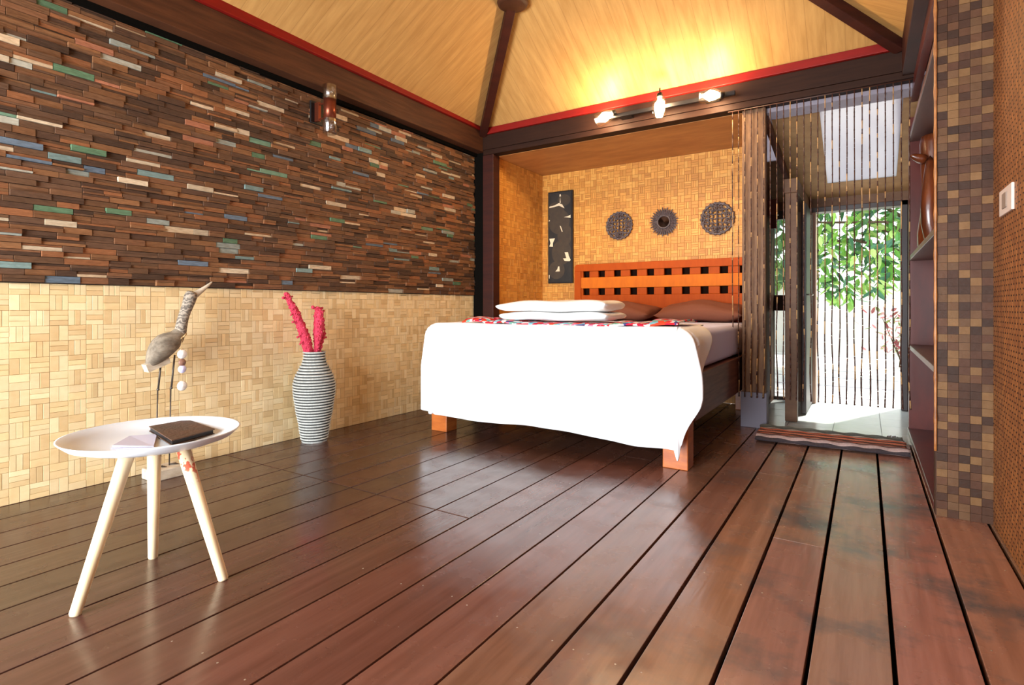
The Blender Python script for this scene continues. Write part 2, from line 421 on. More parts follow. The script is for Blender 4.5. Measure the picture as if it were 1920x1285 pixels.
# ---------------------------------------------------------------- beams, posts, roof
struct('trim_4', MB().box(-3.26, -3.13, -1.2, 4.45, 2.405, 2.60), M['beam'], bevel=.004)
struct('trim_5', MB().box(-3.26, -3.105, -1.2, 4.45, 2.60, 2.665), M['red'], bevel=.004)
struct('trim_6', MB().box(-3.26, -3.215, -1.2, 4.41, 2.378, 2.405), M['black'])  # black strip painted as the dark gap under the beam
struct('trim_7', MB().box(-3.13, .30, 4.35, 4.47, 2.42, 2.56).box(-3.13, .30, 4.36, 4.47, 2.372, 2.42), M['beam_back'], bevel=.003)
struct('trim_8', MB().box(-3.105, .30, 4.325, 4.47, 2.56, 2.62), M['red'], bevel=.004)
struct('trim_9', MB().box(.20, .34, 2.2, 4.35, 2.39, 2.66), M['beam_dark'], bevel=.004)
struct('trim_10', MB().box(-3.135, -3.012, 4.36, 4.47, 0, 2.37), M['beam_dark'], bevel=.004)   # corner post
struct('trim_11', MB().box(-3.26, -3.137, 4.38, 4.46, 0, 2.404).box(-3.39, -3.125, 4.475, 4.6, 2.0, 2.9), M['black'])                  # black strip painted as the shadow beside it; box plugs a light leak

MS = .6
ZR = 2.615
apx = (-3.13+.20)/2; half = (.20+3.13)/2
A = (-3.13, 4.35, ZR); B = (.20, 4.35, ZR); AP = (apx, 4.35-half, ZR+MS*half)
FR = (apx, -1.6, ZR+MS*half)
def slope(name, pts, seamdir, mname='ceil'):
    mb = MB(); n = len(pts)
    nr = (Vector(pts[1])-Vector(pts[0])).cross(Vector(pts[2])-Vector(pts[0])).normalized()
    if nr.z < 0: nr = -nr
    v = [Vector(p) for p in pts]+[Vector(p)+nr*.05 for p in pts]
    f = [tuple(range(n)), tuple(reversed(range(n, 2*n)))]+[(i, (i+1) % n, n+(i+1) % n, n+i) for i in range(n)]
    mb.add(v, f); return mb
def ceil_mat(name, along):
    m = mat(name, S(200, 154, 92), .5, .25, noise=((3, 26, 3) if along == 'x' else (26, 3, 3), .6, S(166, 120, 64)))
    t = m.node_tree; b = t.nodes['Principled BSDF']
    base = b.inputs['Base Color'].links[0].from_socket
    tcn = t.nodes.new('ShaderNodeTexCoord'); sp = t.nodes.new('ShaderNodeSeparateXYZ'); t.links.new(tcn.outputs['Object'], sp.inputs[0])
    md = t.nodes.new('ShaderNodeMath'); md.operation = 'PINGPONG'; md.inputs[1].default_value = .055
    t.links.new(sp.outputs['Y' if along == 'x' else 'X'], md.inputs[0])
    lt = t.nodes.new('ShaderNodeMath'); lt.operation = 'LESS_THAN'; lt.inputs[1].default_value = .0016; t.links.new(md.outputs[0], lt.inputs[0])
    ml = t.nodes.new('ShaderNodeMath'); ml.operation = 'MULTIPLY'; ml.inputs[1].default_value = .6; t.links.new(lt.outputs[0], ml.inputs[0])
    mx = t.nodes.new('ShaderNodeMix'); mx.data_type = 'RGBA'; mx.inputs[7].default_value = col3(S(150, 108, 62))
    t.links.new(ml.outputs[0], mx.inputs[0]); t.links.new(base, mx.inputs[6]); t.links.new(mx.outputs[2], b.inputs['Base Color'])
    return m
cx_, cy_ = ceil_mat('ceiling_boards_x', 'x'), ceil_mat('ceiling_boards_y', 'y')
o = slope('ceiling', [(-3.3, 4.35, ZR-.03), (-3.3, -1.6, ZR-.03), FR, AP, (-3.13, 4.35, ZR)], 0); struct('ceiling', o, cx_, fix=True)
o = slope('ceiling', [A, B, AP], 0); struct('ceiling', o, cy_, fix=True)
o = slope('ceiling', [B, (.20, -1.6, ZR), FR, AP], 0); struct('ceiling', o, cx_, fix=True)
def hip(a, b, name):
    mb = MB(); d = (Vector(b)-Vector(a)).normalized()
    p = Vector(a)-Vector((0, 0, .03)); q = Vector(b)-Vector((0, 0, .03))
    mb.bar(p, q, .07, .10); return struct(name, mb, M['beam_dark'], bevel=.004)
hip(A, AP, 'trim_12'); hip(B, AP, 'trim_13'); hip(AP, FR, 'trim_14')
# round boss under the left hip
t_ = .965
hb = MB(); cz = ZR+MS*t_-.105
hb.lathe([(.0001, 0), (.085, 0), (.108, .012), (.115, .03), (.108, .05), (.06, .075), (.0001, .075)], 36, o=(-3.13+t_, 4.35-t_, cz))
o = hb.build('rafter_boss', M['beam'], fix=True); tag(o, 'round brown wooden boss under the hip rafter at top of photo', 'roof ornament')

# ---------------------------------------------------------------- bed niche
NB = 5.40
pal2 = [S(220, 154, 68), S(214, 148, 64), S(208, 142, 60), S(224, 162, 76), S(200, 134, 56)]
nb = MB()
basket(nb, (-3.06, NB, 0), (1, 0, 0), (0, 0, 1), (0, -1, 0), 2.30, 2.37, .066, pal2)
nb.box(-3.2, -.76, NB+.001, NB+.06, 0, 2.45, 0, S(120, 74, 36))
struct('wall_back', nb, M['bamboo'], fix=True)
nl = MB()
basket(nl, (-3.055, 4.46, 0), (0, 1, 0), (0, 0, 1), (1, 0, 0), NB-4.46, 2.37, .066, pal2)
nl.box(-3.12, -3.056, 4.47, NB+.05, 0, 2.45, 0, S(120, 74, 36))
struct('wall_niche_left', nl, M['bamboo'], fix=True)
struct('trim_15', MB().box(-3.1, -.78, 4.471, NB-.002, 2.37, 2.42), M['nceil'])
# partition between the niche and the passage
struct('trim_16', MB().box(-.779, -.617, 4.42, 4.50, .262, 2.371), M['postwood'], bevel=.003)
struct('trim_17', MB().box(-.787, -.607, 4.405, 4.51, 0, .262), M['postgrey'], bevel=.004)
struct('wall_partition', MB().box(-.779, -.745, 4.50, 5.86, 0, 2.41), M['tanwall'])

# ---------------------------------------------------------------- passage to the back door
def leanz(y): return 2.38-(y-4.41)*.331
def leanbox(mb, x0, x1, y0, y1, th=.03, mi=0, dz=0):
    v = [(x0, y0, leanz(y0)+dz), (x1, y0, leanz(y0)+dz), (x1, y1, leanz(y1)+dz), (x0, y1, leanz(y1)+dz)]
    v += [(a, b, c+th) for a, b, c in v]
    mb.add(v, [(0, 1, 2, 3), (7, 6, 5, 4), (0, 4, 5, 1), (1, 5, 6, 2), (2, 6, 7, 3), (3, 7, 4, 0)], mi)
lc = MB()
leanbox(lc, -.60, -.28, 4.56, 5.95); leanbox(lc, .22, .75, 4.56, 5.95); leanbox(lc, -.28, .22, 5.60, 5.95); leanbox(lc, -.78, -.60, 5.15, 5.95)
struct('ceiling', lc, M['tan'], fix=True)
leanf = MB(); leanbox(leanf, -.78, .75, 4.47, 4.56, .05, 0, -.02); leanf.box(-.78, .75, 4.44, 4.56, 2.40, 2.60)
struct('trim_18', leanf, M['header'], fix=True)
sk = MB(); leanbox(sk, -.28, .22, 4.555, 5.60, .006, 0, .002)
struct('window_1', sk, M['sheetglass'], fix=True)
sk = MB(); leanbox(sk, -.76, -.60, 4.555, 5.15, .006, 0, .002)
struct('window_2', sk, M['sheetglass'], fix=True)
rf = MB(); rf.bar((-.63, 4.50, leanz(4.50)-.03), (-.55, 5.84, leanz(5.84)-.03), .04, .06)
struct('trim_19', rf, M['railwood'], bevel=.003)
# back wall of the passage with the door opening and a tall narrow window
DY = 5.85
bk = MB()
bk.box(-.78, .75, DY, DY+.10, 1.82, leanz(DY)+.02)          # above
bk.box(-.605, -.45, DY, DY+.10, 0, 1.82)                   # between window and door
bk.box(.31, .9, DY, DY+.10, 0, 1.82)                       # right of door
bk.box(-.775, -.755, DY, DY+.10, 0, 1.82)
struct('wall_passage', bk, M['tanwall'])
fr = MB(); fr.box(.262, .31, DY-.03, DY+.11, 0, 1.82).box(-.45, .31, DY-.03, DY+.11, 1.775, 1.82)
struct('door_1', fr, M['doorwood'], bevel=.004)
struct('trim_20', MB().box(-.45, -.385, DY-.03, DY+.11, 0, 1.775), M['jamb'], bevel=.004)
wf = MB(); wf.box(-.755, -.74, DY+.01, DY+.06, 0, 1.82).box(-.62, -.605, DY+.01, DY+.06, 0, 1.82)
wf.box(-.74, -.62, DY+.01, DY+.06, .86, 1.01).box(-.74, -.62, DY+.01, DY+.06, 1.74, 1.82).box(-.74, -.62, DY+.01, DY+.06, 0, .03)
wo_ = struct('window_3', wf, M['doorwood'], bevel=.002)
MB().box(-.74, -.62, DY+.03, DY+.036, .03, 1.74).build('pane', M['glass'], wo_)
# free post and lintel of the side room
struct('trim_21', MB().box(-.53, -.445, 4.80, 4.88, 0, 1.79), M['tanwall'], bevel=.003)
struct('trim_22', MB().box(-.535, -.44, 4.79, DY-.03, 1.79, 1.90), M['tanwall'], bevel=.003)
# outward-looking open door leaf
dl = thing('wooden_door', 'dark wooden door leaf standing open into the passage behind the bead curtain', 'door', (-.41, 5.83, 0))
MB().box(-.04, .0, -.67, 0, .01, 1.76).build('door_leaf', M['doorwood'], dl, bevel=.003)
hh = MB(); hh.tube([(.0, -.60, 1.0), (.035, -.60, 1.0), (.035, -.50, 1.0)], .007, 8); hh.build('handle', M['metal'], dl)
bx_ = MB(); bx_.box(-.742, -.655, 5.40, 5.48, 1.72, 1.86); bx_.box(-.725, -.67, 5.415, 5.465, 1.60, 1.72)
o = bx_.build('box_lantern', M['shelf'], bevel=.004); tag(o, 'small dark red box lantern on partition above the narrow window', 'lantern')

# ---------------------------------------------------------------- right side: shelf unit, tiled pillar, woven wall
sh = thing('built_in_shelf', 'tall dark red built-in shelf unit beside the tiled pillar', 'shelf', (0, 0, 0))
MB().box(.262, .62, 4.82, 4.86, 0, 2.36).build('side_panel', M['shelf'], sh, bevel=.002)
MB().box(.60, .62, 3.07, 4.82, 0, 2.36).build('back_panel', M['shelf'], sh)
MB().box(.255, .60, 3.07, 4.86, 0, .035).build('base_board', M['shelf'], sh, bevel=.003)
for z_, th_ in ((.60, .03), (1.225, .03), (2.07, .035)):
    MB().box(.262, .60, 3.065, 4.819, z_, z_+th_).build('shelf_board', M['shelfboard'], sh, bevel=.003)
MB().box(.262, .3, 3.065, 4.819, 2.30, 2.385).build('top_rail', M['shelf'], sh)
# polished root sculpture between the boards
rt = MB()
pts = [(.43, 4.64, 1.255), (.39, 4.62, 1.40), (.41, 4.60, 1.58), (.385, 4.6, 1.75), (.375, 4.6, 1.92), (.38, 4.6, 2.068)]
rt.tube(pts, [.14, .105, .085, .07, .065, .085], 16)
rt.tube([(.345, 4.52, 1.86), (.27, 4.49, 1.89), (.25, 4.48, 1.90)], [.05, .022, .008], 10)
rt.tube([(.40, 4.50, 1.26), (.34, 4.45, 1.45), (.35, 4.44, 1.62), (.36, 4.5, 1.9)], [.06, .05, .045, .03], 10)
o = rt.build('root_sculpture', M['log'], sub=1); tag(o, 'polished brown tree root sculpture standing on middle shelf board', 'sculpture')

pl = MB()
pl.box(.256, .446, 2.985, 3.06, 0, 2.95, 0, S(70, 44, 30))
cw, ch_ = .0375, .034
cc = [S(100, 68, 42), S(90, 58, 38), S(80, 50, 34), S(70, 44, 30), S(122, 88, 54), S(60, 38, 26), S(100, 70, 46)]
for i in range(5):
    for j in range(int(2.9/ch_)):
        t1 = .005+random.uniform(0, .0015); c = jit(random.choice(cc), .12)
        off = 0 if j < 6 else .0
        pl.box(.2585+i*cw+.0006, .2585+(i+1)*cw-.0006, 2.985-t1, 2.985, j*ch_+.0006, (j+1)*ch_-.0006, 0, c)
struct('wall_pillar', pl, M['coco'])
ed = MB(); pts = []; rr = []
zz = .28
while zz < 2.9:
    pts.append((.2545, 2.972, zz)); rr.append(.0055 if (len(pts) % 5) else .0075); zz += .035
ed.tube(pts, rr, 8)
struct('trim_23', ed, M['cane'])
struct('wall_right', MB().box(.445, .50, 1.45, 3.06, -.03, 2.95), M['weave'])
struct('wall_right_back', MB().box(.62, .68, 3.0, 5.9, -.05, 2.7), M['tanwall'])
sw = thing('light_switch', 'cream plastic light switch plate on the woven right wall', 'light switch', (.436, 2.70, 1.293))
MB().box(-.0, .009, -.105, .105, -.048, .048).build('plate', M['plastic'], sw, bevel=.002)
MB().box(-.004, .0, -.035, .035, -.028, .028).build('rocker', M['slot'], sw, bevel=.0015)

# ---------------------------------------------------------------- bed
bed = thing('wooden_bed', 'wooden double bed with square-lattice headboard in the niche', 'bed')
for (lx, ly) in ((-2.66, 3.06), (-.955, 3.05), (-2.66, 5.1), (-.955, 5.1)):
    MB().box(lx, lx+.14, ly, ly+.12, 0, .50).build('leg', M['orangewood'], bed, bevel=.004)
MB().box(-.835, -.805, 3.17, 5.24, .25, .515).build('side_rail', M['railwood'], bed, bevel=.004)
MB().box(-2.66, -2.63, 3.18, 5.24, .25, .515).build('side_rail', M['railwood'], bed, bevel=.004)
MB().box(-2.52, -.955, 3.07, 3.10, .25, .515).build('foot_rail', M['railwood'], bed, bevel=.004)
MB().box(-2.63, -.835, 3.10, 5.24, .48, .513).build('slat_base', M['railwood'], bed)
mt = MB(); mt.box(-2.62, -.825, 3.03, 5.22, .52, .762)
mo = mt.build('mattress', M['sheet'], bed); md = mo.modifiers.new('b', 'BEVEL'); md.width = .045; md.segments = 5
for p in mo.data.polygons: p.use_smooth = True
# headboard lattice
hx0, hx1 = -2.58, -.795
hy0, hy1 = 5.25, 5.285
hd = MB()
def rounded(mb, x0, x1, z0, z1, r, y0, y1, mi=0):
    pts = [(x1, z0), (x1, z1-r)]+[(x1-r+r*math.cos(a), z1-r+r*math.sin(a)) for a in [i*PI/12 for i in range(7)]]
    pts += [(x0+r-r*math.sin(a), z1-r+r*math.cos(a)) for a in [i*PI/12 for i in range(7)]]+[(x0, z0)]
    n = len(pts); v = [(x, y0, z) for x, z in pts]+[(x, y1, z) for x, z in pts]
    mb.add(v, [tuple(range(n)), tuple(reversed(range(n, 2*n)))]+[(i, (i+1) % n, n+(i+1) % n, n+i) for i in range(n)], mi)
rounded(hd, hx0, hx1, 1.268, 1.34, .035, hy0-.012, hy1)
hd.box(hx0, hx0+.075, hy0-.012, hy1, .3, 1.268); hd.box(hx1-.04, hx1, hy0-.012, hy1, .3, 1.268)
holes = [-2.448+i*.171 for i in range(10)]
for za, zb in ((1.203, 1.268), (1.018, 1.088)):
    xs = hx0+.075
    for hx in holes:
        hd.box(xs, hx-.036, hy0, hy1-.004, za, zb); xs = hx+.036
    hd.box(xs, hx1-.04, hy0, hy1-.004, za, zb)
hd.box(hx0+.075, hx1-.04, hy0, hy1-.004, .5, 1.018)
hd.build('headboard', M['headwood'], bed, bevel=.003, fix=True)
MB().box(hx0+.075, hx1-.04, hy0-.006, hy1-.006, 1.089, 1.202).build('headboard_rail', M['headlight'], bed, bevel=.003)
MB().box(hx0+.03, hx1-.02, hy1+.035, hy1+.05, .5, 1.31).build('headboard_shade_panel', M['back_dark'], bed)  # dark panel added behind the holes, its colour stands in for shade
for q_ in (hx0, hx1-.05): MB().box(q_, q_+.05, hy1+.0005, NB-.012, .3, 1.2).build('headboard_bracket', M['headwood'], bed)

# pillows
def pillow(name, cx, cy, cz, w, d, h, rz, tx, label):
    mb = MB(); N = 18
    def pt(i, j, sgn):
        u = -1+2*i/N; v = -1+2*j/N
        e = max(0, (1-abs(u)**2.6))**.5*max(0, (1-abs(v)**2.6))**.5
        pin = 1-.06*(1-abs(u)**2)*abs(v)**3*1-.0
        x = u*w/2*(1-.05*(1-v*v)*abs(u)**6); y = v*d/2*(1-.07*(1-u*u))*1.0
        z = sgn*h/2*e + .012*math.sin(u*5+cx*9)*e+.006*math.sin(v*7+u*3)*e
        return (x, y, z)
    v = []; idx = {}
    for s_ in (1, -1):
        for i in range(N+1):
            for j in range(N+1):
                idx[(s_, i, j)] = len(v); v.append(pt(i, j, s_))
    f = []
    for i in range(N):
        for j in range(N):
            f.append((idx[(1, i, j)], idx[(1, i+1, j)], idx[(1, i+1, j+1)], idx[(1, i, j+1)]))
            f.append((idx[(-1, i, j)], idx[(-1, i, j+1)], idx[(-1, i+1, j+1)], idx[(-1, i+1, j)]))
    mb.add(v, f, 0, (1, 1, 1), True)
    o = mb.build(name, M['pillow'], weld=True); o.location = (cx, cy, cz); o.rotation_euler = (tx, 0, rz)
    tag(o, label, 'pillow', 'brown pillows at the headboard'); return o
pillow('pillow', -1.22, 5.02, .855, .74, .44, .17, .02, .16, 'brown pillow nearest the passage, in front of headboard')
pillow('pillow', -2.0, 5.04, .848, .72, .44, .165, -.03, .14, 'brown pillow partly hidden behind the white towels')

# bedspread: cloth folded over the foot end
def cover():
    top = .782; xl, xr, yf = -2.565, -.865, 3.03
    mb = MB(); NX = 150
    LO = .40; RO = .30                                   # side overhangs
    rows = 90
    yb = 3.62
    W = xr-xl
    # a: flat coordinate across  [-LO .. W+RO], b: flat coordinate along, 0 at foot edge, + down, - on the bed
    def hemf(a): # foot drop
        q = (a/W)
        return .655+.012*math.sin(a*5)+.02*q
    v = []; idx = {}
    avals = [-LO+(W+LO+RO)*i/NX for i in range(NX+1)]
    for i, a in enumerate(avals):
        qa = min(max(a/W, 0), 1)
        bmax = hemf(a)
        if a < 0: bmax = .655
        if a > W: bmax = .665
        bmin = -(yb-yf)
        if a > W: bmin = -.62*(1-min(1, (a-W)/RO)*1.0)-.0
        if a > W: bmin = -.42*(1-min(1, (a-W)/RO))**.8-.02
        for j in range(rows+1):
            b = bmin+(bmax-bmin)*j/rows
            oa = -a if a < 0 else (a-W if a > W else 0)
            sgn = -1 if a < 0 else 1
            ob = max(0, b)
            R = .035+.055*(math.sin(math.atan2(oa, ob)) if oa > 0 else 0)
            def arc(o):     # distance o over a rounded edge -> (horizontal, drop)
                if o < R*PI/2: t = o/R; return R*math.sin(t), R*(1-math.cos(t))
                return R, R+(o-R*PI/2)
            if oa > 0 and ob > 0:
                rho = math.hypot(oa, ob); phi = math.atan2(oa, ob)
                # the hem: pull the cloth back to a smooth corner
                lim = .66+(.075*math.sin(min(1, phi/.55)*PI)**2 if sgn > 0 else 0) if phi < .55 or sgn < 0 else (.66 if sgn < 0 else .66-.36*min(1, (phi-.55)/.75))
                full = min(bmax/max(1e-6, math.cos(phi)), (RO if sgn > 0 else LO)/max(1e-6, math.sin(phi)))
                rho = rho*lim/full if full > 0 else rho
                h, d = arc(rho)
                k2 = min(1, rho/.35)
                out = h+(.030+.016*math.sin(phi*8+.6))*k2
                if sgn > 0: out += .06*math.exp(-((phi-1.05)/.22)**2)*min(1, rho/.28)
                x = (xl if sgn < 0 else xr)+sgn*(math.sin(phi)*out); y = yf-math.cos(phi)*out
                z = top-d
            elif oa > 0:
                h, d = arc(oa)
                x = (xl if sgn < 0 else xr)+sgn*(h+.035*math.sin(min(1, oa/.3)*PI/2)*(1+.3*math.sin(b*14))); y = yf-b; z = top-d
            elif ob > 0:
                h, d = arc(ob)
                k_ = min(1, ob/.35)
                wv = .007*math.sin(a*6.2+.5)+.006*math.sin(a*14+1)+.004*math.sin(a*23)
                # stronger folds towards the right side
                e = max(0, (a/W-.68)/.32); wv += .02*e*math.sin(a*21+ob*2.2)
                e2 = max(0, 1-(a/W)/.1); wv += .016*e2*math.sin(a*40)
                x = xl+a; y = yf-h-.018*k_-wv*k_; z = top-d
            else:
                x = xl+a; y = yf-b; z = top+.002*math.sin(a*9)+.0015*math.sin(b*17+a*5)
            idx[(i, j)] = len(v); v.append((x, y, z))
    f = [(idx[(i, j)], idx[(i+1, j)], idx[(i+1, j+1)], idx[(i, j+1)]) for i in range(NX) for j in range(rows)]
    mb.add(v, f, 0, (1, 1, 1), True)
    o = mb.build('bedspread', M['cover'], solid=.006)
    return tag(o, 'large white bedspread draped over the foot of the bed', 'bedspread')
cover()

# patterned runner
def runner_mat():
    m = mat('floral_cloth', (.8, .8, .8), .8, .1)
    t = m.node_tree; b = t.nodes['Principled BSDF']; tcn = t.nodes.new('ShaderNodeTexCoord')
    vo = t.nodes.new('ShaderNodeTexVoronoi'); vo.inputs['Scale'].default_value = 32; t.links.new(tcn.outputs['Object'], vo.inputs['Vector'])
    sp = t.nodes.new('ShaderNodeSeparateColor'); t.links.new(vo.outputs['Color'], sp.inputs[0])
    r = t.nodes.new('ShaderNodeValToRGB'); r.color_ramp.interpolation = 'CONSTANT'
    cols = [S(214, 40, 52), S(240, 236, 236), S(196, 30, 60), S(120, 190, 206), S(236, 120, 150), S(236, 232, 230), S(70, 62, 120), S(222, 70, 44), S(120, 170, 150)]
    e = r.color_ramp.elements; e[0].color = col3(cols[0]); e[0].position = 0; e[1].color = col3(cols[1]); e[1].position = .14
    for i, c in enumerate(cols[2:]):
        q = e.new(.26+i*.105); q.color = col3(c)
    t.links.new(sp.outputs[0], r.inputs[0]); t.links.new(r.outputs[0], b.inputs['Base Color'])
    return m
rm = runner_mat()
rn = MB(); NU, NV = 90, 16; v = []
for i in range(NU+1):
    for j in range(NV+1):
        u = i/NU; w_ = j/NV
        x = -2.36+1.49*u; y = 3.035+.42*w_+.012*math.sin(u*14)
        e = min(u, 1-u)*NU/6
        mid = 1 if .28 > u or u > .74 else .15
        z = .793+.010*abs(math.sin(u*21+w_*3))*mid+.020*max(0, math.sin((w_+.15)*PI*.8))*(1.1 if u < .12 or u > .88 else .35)*(mid if .1 < u < .9 else 1)-.010*max(0, 1-w_*8)
        v.append((x, y, z))
rn.add(v, [(i*(NV+1)+j, (i+1)*(NV+1)+j, (i+1)*(NV+1)+j+1, i*(NV+1)+j+1) for i in range(NU) for j in range(NV)], 0, (1, 1, 1), True)
o = rn.build('bed_runner', rm, solid=.008); tag(o, 'red, blue and white floral cloth runner laid across foot of bed', 'bed runner')

def towel(cx, cy, cz, w, d, h, layers, label, sl=0):
    """folded towel: rolled front edge, layered folds visible at the sides"""
    mb = MB(); N = 24
    # cross-section outline (y,z) of a soft folded slab
    prof = []
    for k in range(28):
        a = 2*PI*k/28; cy_ = math.copysign(abs(math.cos(a))**.35, math.cos(a)); sz = math.copysign(abs(math.sin(a))**.7, math.sin(a))
        prof.append((cy_*d/2, sz*h/2))
    v = []
    for i in range(N+1):
        u = -math.cos(PI*i/N)
        e = (1-abs(u)**11)**.5*1.0 if abs(u) < 1 else 0
        taper = 1-sl*max(0, -u)**3
        for (py, pz) in prof:
            wob = .004*math.sin(u*6+py*20)
            v.append((u*w/2*(1+.01*math.sin(pz*60)), py*(.93+.07*e), pz*(.35+.65*e)*taper+wob-(1-taper)*h*.2))
    n = 28
    f = [(i*n+k, i*n+(k+1) % n, (i+1)*n+(k+1) % n, (i+1)*n+k) for i in range(N) for k in range(n)]
    f += [tuple(reversed(range(n))), tuple(N*n+k for k in range(n))]
    mb.add(v, f, 0, (1, 1, 1), True)
    o = mb.build('folded_towel', M['towel']); o.location = (cx, cy, cz)
    return tag(o, label, 'towel', 'towels on the bed')
towel(-1.71, 3.28, .836, .78, .36, .056, 2, 'white folded towel at bottom of pair on the floral runner')
towel(-1.73, 3.28, .903, .80, .36, .074, 2, 'thicker white folded towel lying on top of other towel', .35)

# ---------------------------------------------------------------- niche wall ornaments
pa = thing('wall_painting', 'tall narrow dark painting with cream shapes on niche wall', 'painting', (-2.813, NB-.012, 1.66))
MB().box(-.15, .15, -.028, 0, -.505, .505).build('frame', M['iron'], pa, bevel=.003)
MB().box(-.138, .138, -.032, -.0285, -.49, .49).build('canvas', M['canvas'], pa)
lf = MB()
for q_, (px, pz, r, sx_, sz_) in enumerate(((-.01, .17, .13, 1, 1.05), (-.05, .30, .1, 1, .9), (.06, .02, .11, .8, 1.1), (.02, -.17, .15, .8, .9), (-.04, -.36, .11, .9, .9), (.05, .40, .08, 1, .8))):
    pts = [(max(-.136, min(.136, px+r*sx_*math.cos(a*PI/12))), -.0326-.0002*q_, max(-.485, min(.485, pz+r*sz_*math.sin(a*PI/12)))) for a in range(24)]
    lf.add(pts, [tuple(range(24))])
lf.build('painted_leaf', M['leafdark'], pa)
def patch(pts):
    cr = MB(); cr.add([(x, -.0345, z) for x, z in pts], [tuple(range(len(pts)))]); cr.build('cream_shape', M['cream'], pa)
patch([(-.13, .345), (-.06, .355), (-.01, .375), (.03, .355), (.06, .31), (.03, .325), (-.01, .345), (-.06, .337), (-.13, .33)])
patch([(.0, .375), (.004, .44), (.012, .375)]); patch([(-.005, .445), (.015, .445), (.012, .47), (-.002, .47)])
patch([(.05, .215), (.10, .22), (.13, .235), (.132, .20), (.09, .208)])
patch([(.0, .125), (.012, .12), (.035, .06), (.025, .055)])
patch([(-.13, -.01), (-.06, -.01), (-.085, -.06), (-.085, -.10), (-.13, -.095), (-.115, -.06)])
patch([(.06, -.17), (.10, -.17), (.11, -.21), (.132, -.255), (.12, -.27), (.06, -.265), (.04, -.235), (.08, -.235)])
patch([(-.02, -.32), (-.005, -.32), (.0, -.375), (-.055, -.375), (-.03, -.35)])
patch([(-.135, -.41), (-.125, -.41), (-.128, -.45), (-.135, -.45)]); patch([(-.135, .20), (-.12, .19), (-.135, .18)])

def lattice(cx, cz, r, label, seedv):
    t = thing('round_lattice_ornament', label, 'wall ornament', (cx, NB-.012, cz), 0, 'ornaments on the niche wall')
    rg = MB(); n = 40
    for rr_ in (r*.94, ):
        rg.tube([(rr_*math.cos(a*2*PI/n), -.012, rr_*math.sin(a*2*PI/n)) for a in range(n+1)], .010, 8)
    # scalloped outer edge
    for k in range(22):
        a = 2*PI*k/22; rg.sphere((r*.97*math.cos(a), -.012, r*.97*math.sin(a)), .013, 8)
    rg.build('ring', M['brasswood'], t)
    la = MB()
    for k in range(-3, 4):
        x = k*r*.27; h = math.sqrt(max(0, (r*.93)**2-x*x))
        m_ = 14
        la.tube([(x+.006*math.sin(i*1.9+k), -.012, -h+2*h*i/m_) for i in range(m_+1)], .0065, 6)
        la.tube([(-h+2*h*i/m_, -.016, x+.006*math.sin(i*1.9+k)) for i in range(m_+1)], .0065, 6)
    for k in range(16):
        a = 2*PI*k/16; q = r*.62
        c0 = (q*math.cos(a), q*math.sin(a))
        la.tube([(c0[0]+.022*math.cos(b*PI/5), -.02, c0[1]+.022*math.sin(b*PI/5)) for b in range(11)], .0045, 6)
    la.tube([(0, -.022, -r*.9), (0, -.022, r*.9)], .007, 6)
    la.build('lattice', M['brasswood'], t)
    return t
lattice(-2.135, 1.735, .142, 'round dark lattice ornament left of the sunburst mirror', 1)
lattice(-1.165, 1.725, .152, 'round dark lattice ornament right of the mirror, nearest the curtain', 2)
sb = thing('sunburst_mirror', 'round sunburst mirror with dark petals on niche wall', 'mirror', (-1.67, NB-.012, 1.735), 0, None)
pt = MB()
for k in range(34):
    a = 2*PI*k/34; ca, sa = math.cos(a), math.sin(a); L = .142 if k % 2 else .13
    p0 = Vector((ca*.06, -.010, sa*.06)); p1 = Vector((ca*L, -.016, sa*L)); s_ = Vector((-sa, 0, ca))
    pt.add([p0-s_*.005, p0+s_*.005, (p0+p1)/2+s_*.009+Vector((0, -.006, 0)), p1+s_*.005, p1+(p1-p0)*.06, p1-s_*.005, (p0+p1)/2-s_*.009+Vector((0, -.006, 0)),
            (p0+p1)/2+Vector((0, -.014, 0))], [(0, 1, 7), (1, 2, 7), (2, 3, 7), (3, 4, 7), (4, 5, 7), (5, 6, 7), (6, 0, 7)])
pt.lathe([(.12, -.004), (.0001, -.004)], 30, axis='y')
pt.build('petals', M['brasswood'], sb)
rg = MB(); rg.tube([(.062*math.cos(a*PI/20), -.018, .062*math.sin(a*PI/20)) for a in range(41)], .009, 8); rg.build('rim', M['brasswood'], sb)
mg = MB(); mg.lathe([(.055, -.017), (.0001, -.019)], 30, axis='y'); mg.build('mirror_glass', M['mirror'], sb)

